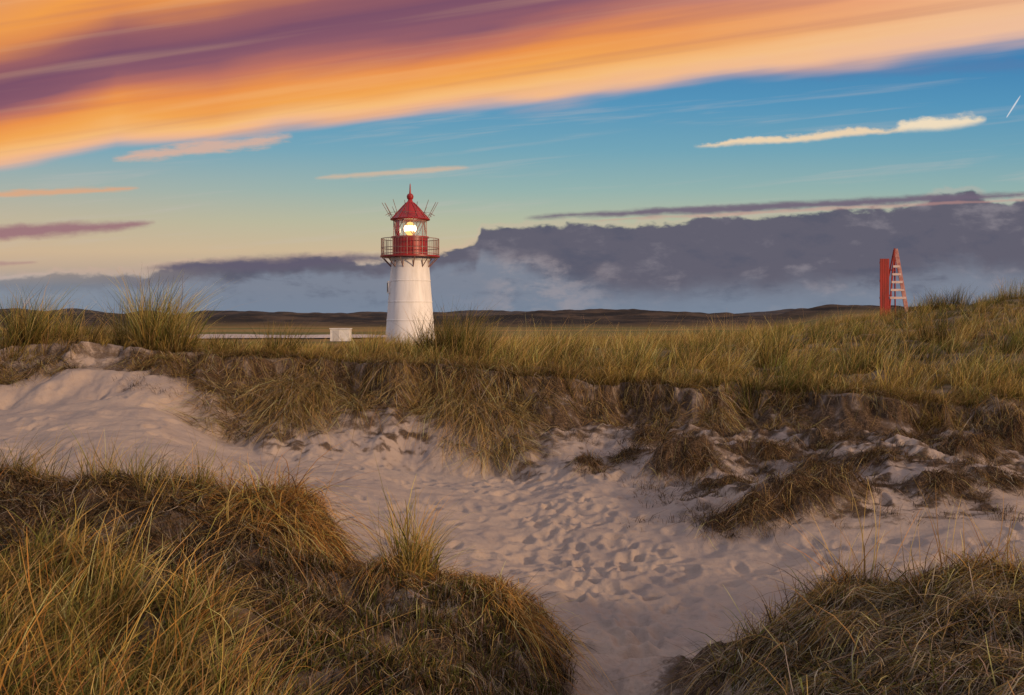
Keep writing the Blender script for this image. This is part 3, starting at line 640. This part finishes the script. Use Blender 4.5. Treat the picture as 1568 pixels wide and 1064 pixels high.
bm = t.m('MULTIPLY', t.ss(dep, -1, 6), t.ss(sx, 60, 400, .45, 1))
col = t.mix(t.m('MULTIPLY', t.ss(t.m('ABSOLUTE', t.m('SUBTRACT', dep, -2)), 8, 0), .22), col, L4((215, 175, 160)))
col = t.mix(bm, col, ccol)
streak(800, 334, 1640, 294, 7, (112, 100, 118), amp=5, op=.95)
streak(900, 338, 1640, 302, 2.5, (200, 150, 140), amp=5, op=.45)
streak(-160, 368, 240, 341, 11, (150, 104, 118), amp=5, op=.85)
streak(-300, 412, 60, 402, 4, (160, 115, 125), amp=3, op=.5)
streak(210, 411, 620, 394, 12, (98, 92, 110), amp=8, op=.9, pw=.8)
streak(1060, 224, 1400, 196, 6, (243, 214, 176), amp=9, op=.9, nn=snB, pw=.6)
streak(1370, 196, 1512, 182, 10, (248, 226, 192), amp=10, op=.9, nn=snB)
streak(480, 272, 720, 256, 4, (225, 185, 150), amp=5, op=.6)
streak(-60, 300, 215, 288, 5, (228, 165, 120), amp=6, op=.7)
streak(1100, 115, 1700, 95, 12, (95, 120, 165), amp=10, op=.35)
streak(1541, 180, 1563, 146, 1.6, (235, 230, 230), amp=.5, op=.7, soft=.5)
# the great glowing band
pxc = t.m('MINIMUM', t.m('MAXIMUM', sx, -500), 2400)
low = t.m('MULTIPLY_ADD', pxc, -.129, 262)
low = t.m('ADD', low, fcurve(sx, [(-400, 0), (0, 0), (60, -4), (180, -22), (330, -2), (430, -6), (600, 6), (900, 4), (1200, 4), (1568, 2), (2200, 0)], -40, 40))
vp = t.m('DIVIDE', t.m('SUBTRACT', low, sy), t.m('MULTIPLY_ADD', pxc, .0005, 1.))
st1 = nz(800, 26, 3, .5, 20., .1, .14); st2 = nz(380, 90, 3, .5, 21., .4, .15)
v2 = t.m('ADD', vp, t.m('ADD', t.m('MULTIPLY', st1, 20), t.m('MULTIPLY', st2, 40)))
R_ = lambda v: (v+20)/520
br = t.ramp(t.ss(v2, -20, 500, 0, 1, 'LINEAR'), [(R_(-10), L4((205, 165, 180))), (R_(6), L4((238, 182, 148))), (R_(22), L4((246, 188, 122))), (R_(42), L4((242, 166, 84))), (R_(60), L4((234, 146, 76))), (R_(80), L4((192, 116, 98))), (R_(100), L4((138, 90, 106))), (R_(130), L4((124, 82, 104))), (R_(160), L4((154, 96, 100))), (R_(190), L4((222, 140, 82))), (R_(225), L4((240, 158, 78))), (R_(290), L4((215, 145, 110))), (R_(370), L4((180, 160, 168))), (R_(500), L4((180, 180, 195)))])
br = t.mix(t.m('MULTIPLY', t.ss(sx, 800, 1700), .55), br, L4((234, 192, 170)))
st4 = nz(800, 22, 3, .5, 31., .1, .15)
br = t.mix(t.m('MULTIPLY', t.ss(st4, .0, .25), .16), br, L4((250, 205, 150)))
br = t.mix(t.m('MULTIPLY', t.ss(st4, -.0, -.25), .24), br, L4((160, 100, 104)))
col = t.mix(t.ss(v2, -9, 14), col, br)
streak(170, 243, 450, 210, 11, (226, 178, 152), amp=16, op=.75)
bg = t.n.new('ShaderNodeBackground'); t.l.new(col, bg.inputs[0]); bg.inputs[1].default_value = 1.0
wo = t.n.new('ShaderNodeOutputWorld'); t.l.new(bg.outputs[0], wo.inputs[0])

# ------------------------------------------------------------------ sun
sd = bpy.data.lights.new('sun', 'SUN'); sd.energy = 3.0; sd.angle = math.radians(3); sd.color = (1, .66, .39)
so = bpy.data.objects.new('sun', sd); scene.collection.objects.link(so)
dv = Vector((math.sin(SUN_AZ)*math.cos(SUN_EL), math.cos(SUN_AZ)*math.cos(SUN_EL), math.sin(SUN_EL)))
so.rotation_euler = dv.to_track_quat('Z', 'Y').to_euler()

# ------------------------------------------------------------------ camera
cd = bpy.data.cameras.new('camera'); cd.sensor_width = 36; cd.lens = 36*F/1568; cd.shift_y = -(532-HY)/1568; cd.clip_start = .05; cd.clip_end = 20000
co = bpy.data.objects.new('camera', cd); co.rotation_euler = (math.radians(90), 0, 0); scene.collection.objects.link(co); scene.camera = co
scene.view_settings.view_transform = 'Standard'; scene.view_settings.look = 'None'; scene.view_settings.exposure = 0; scene.view_settings.gamma = 1
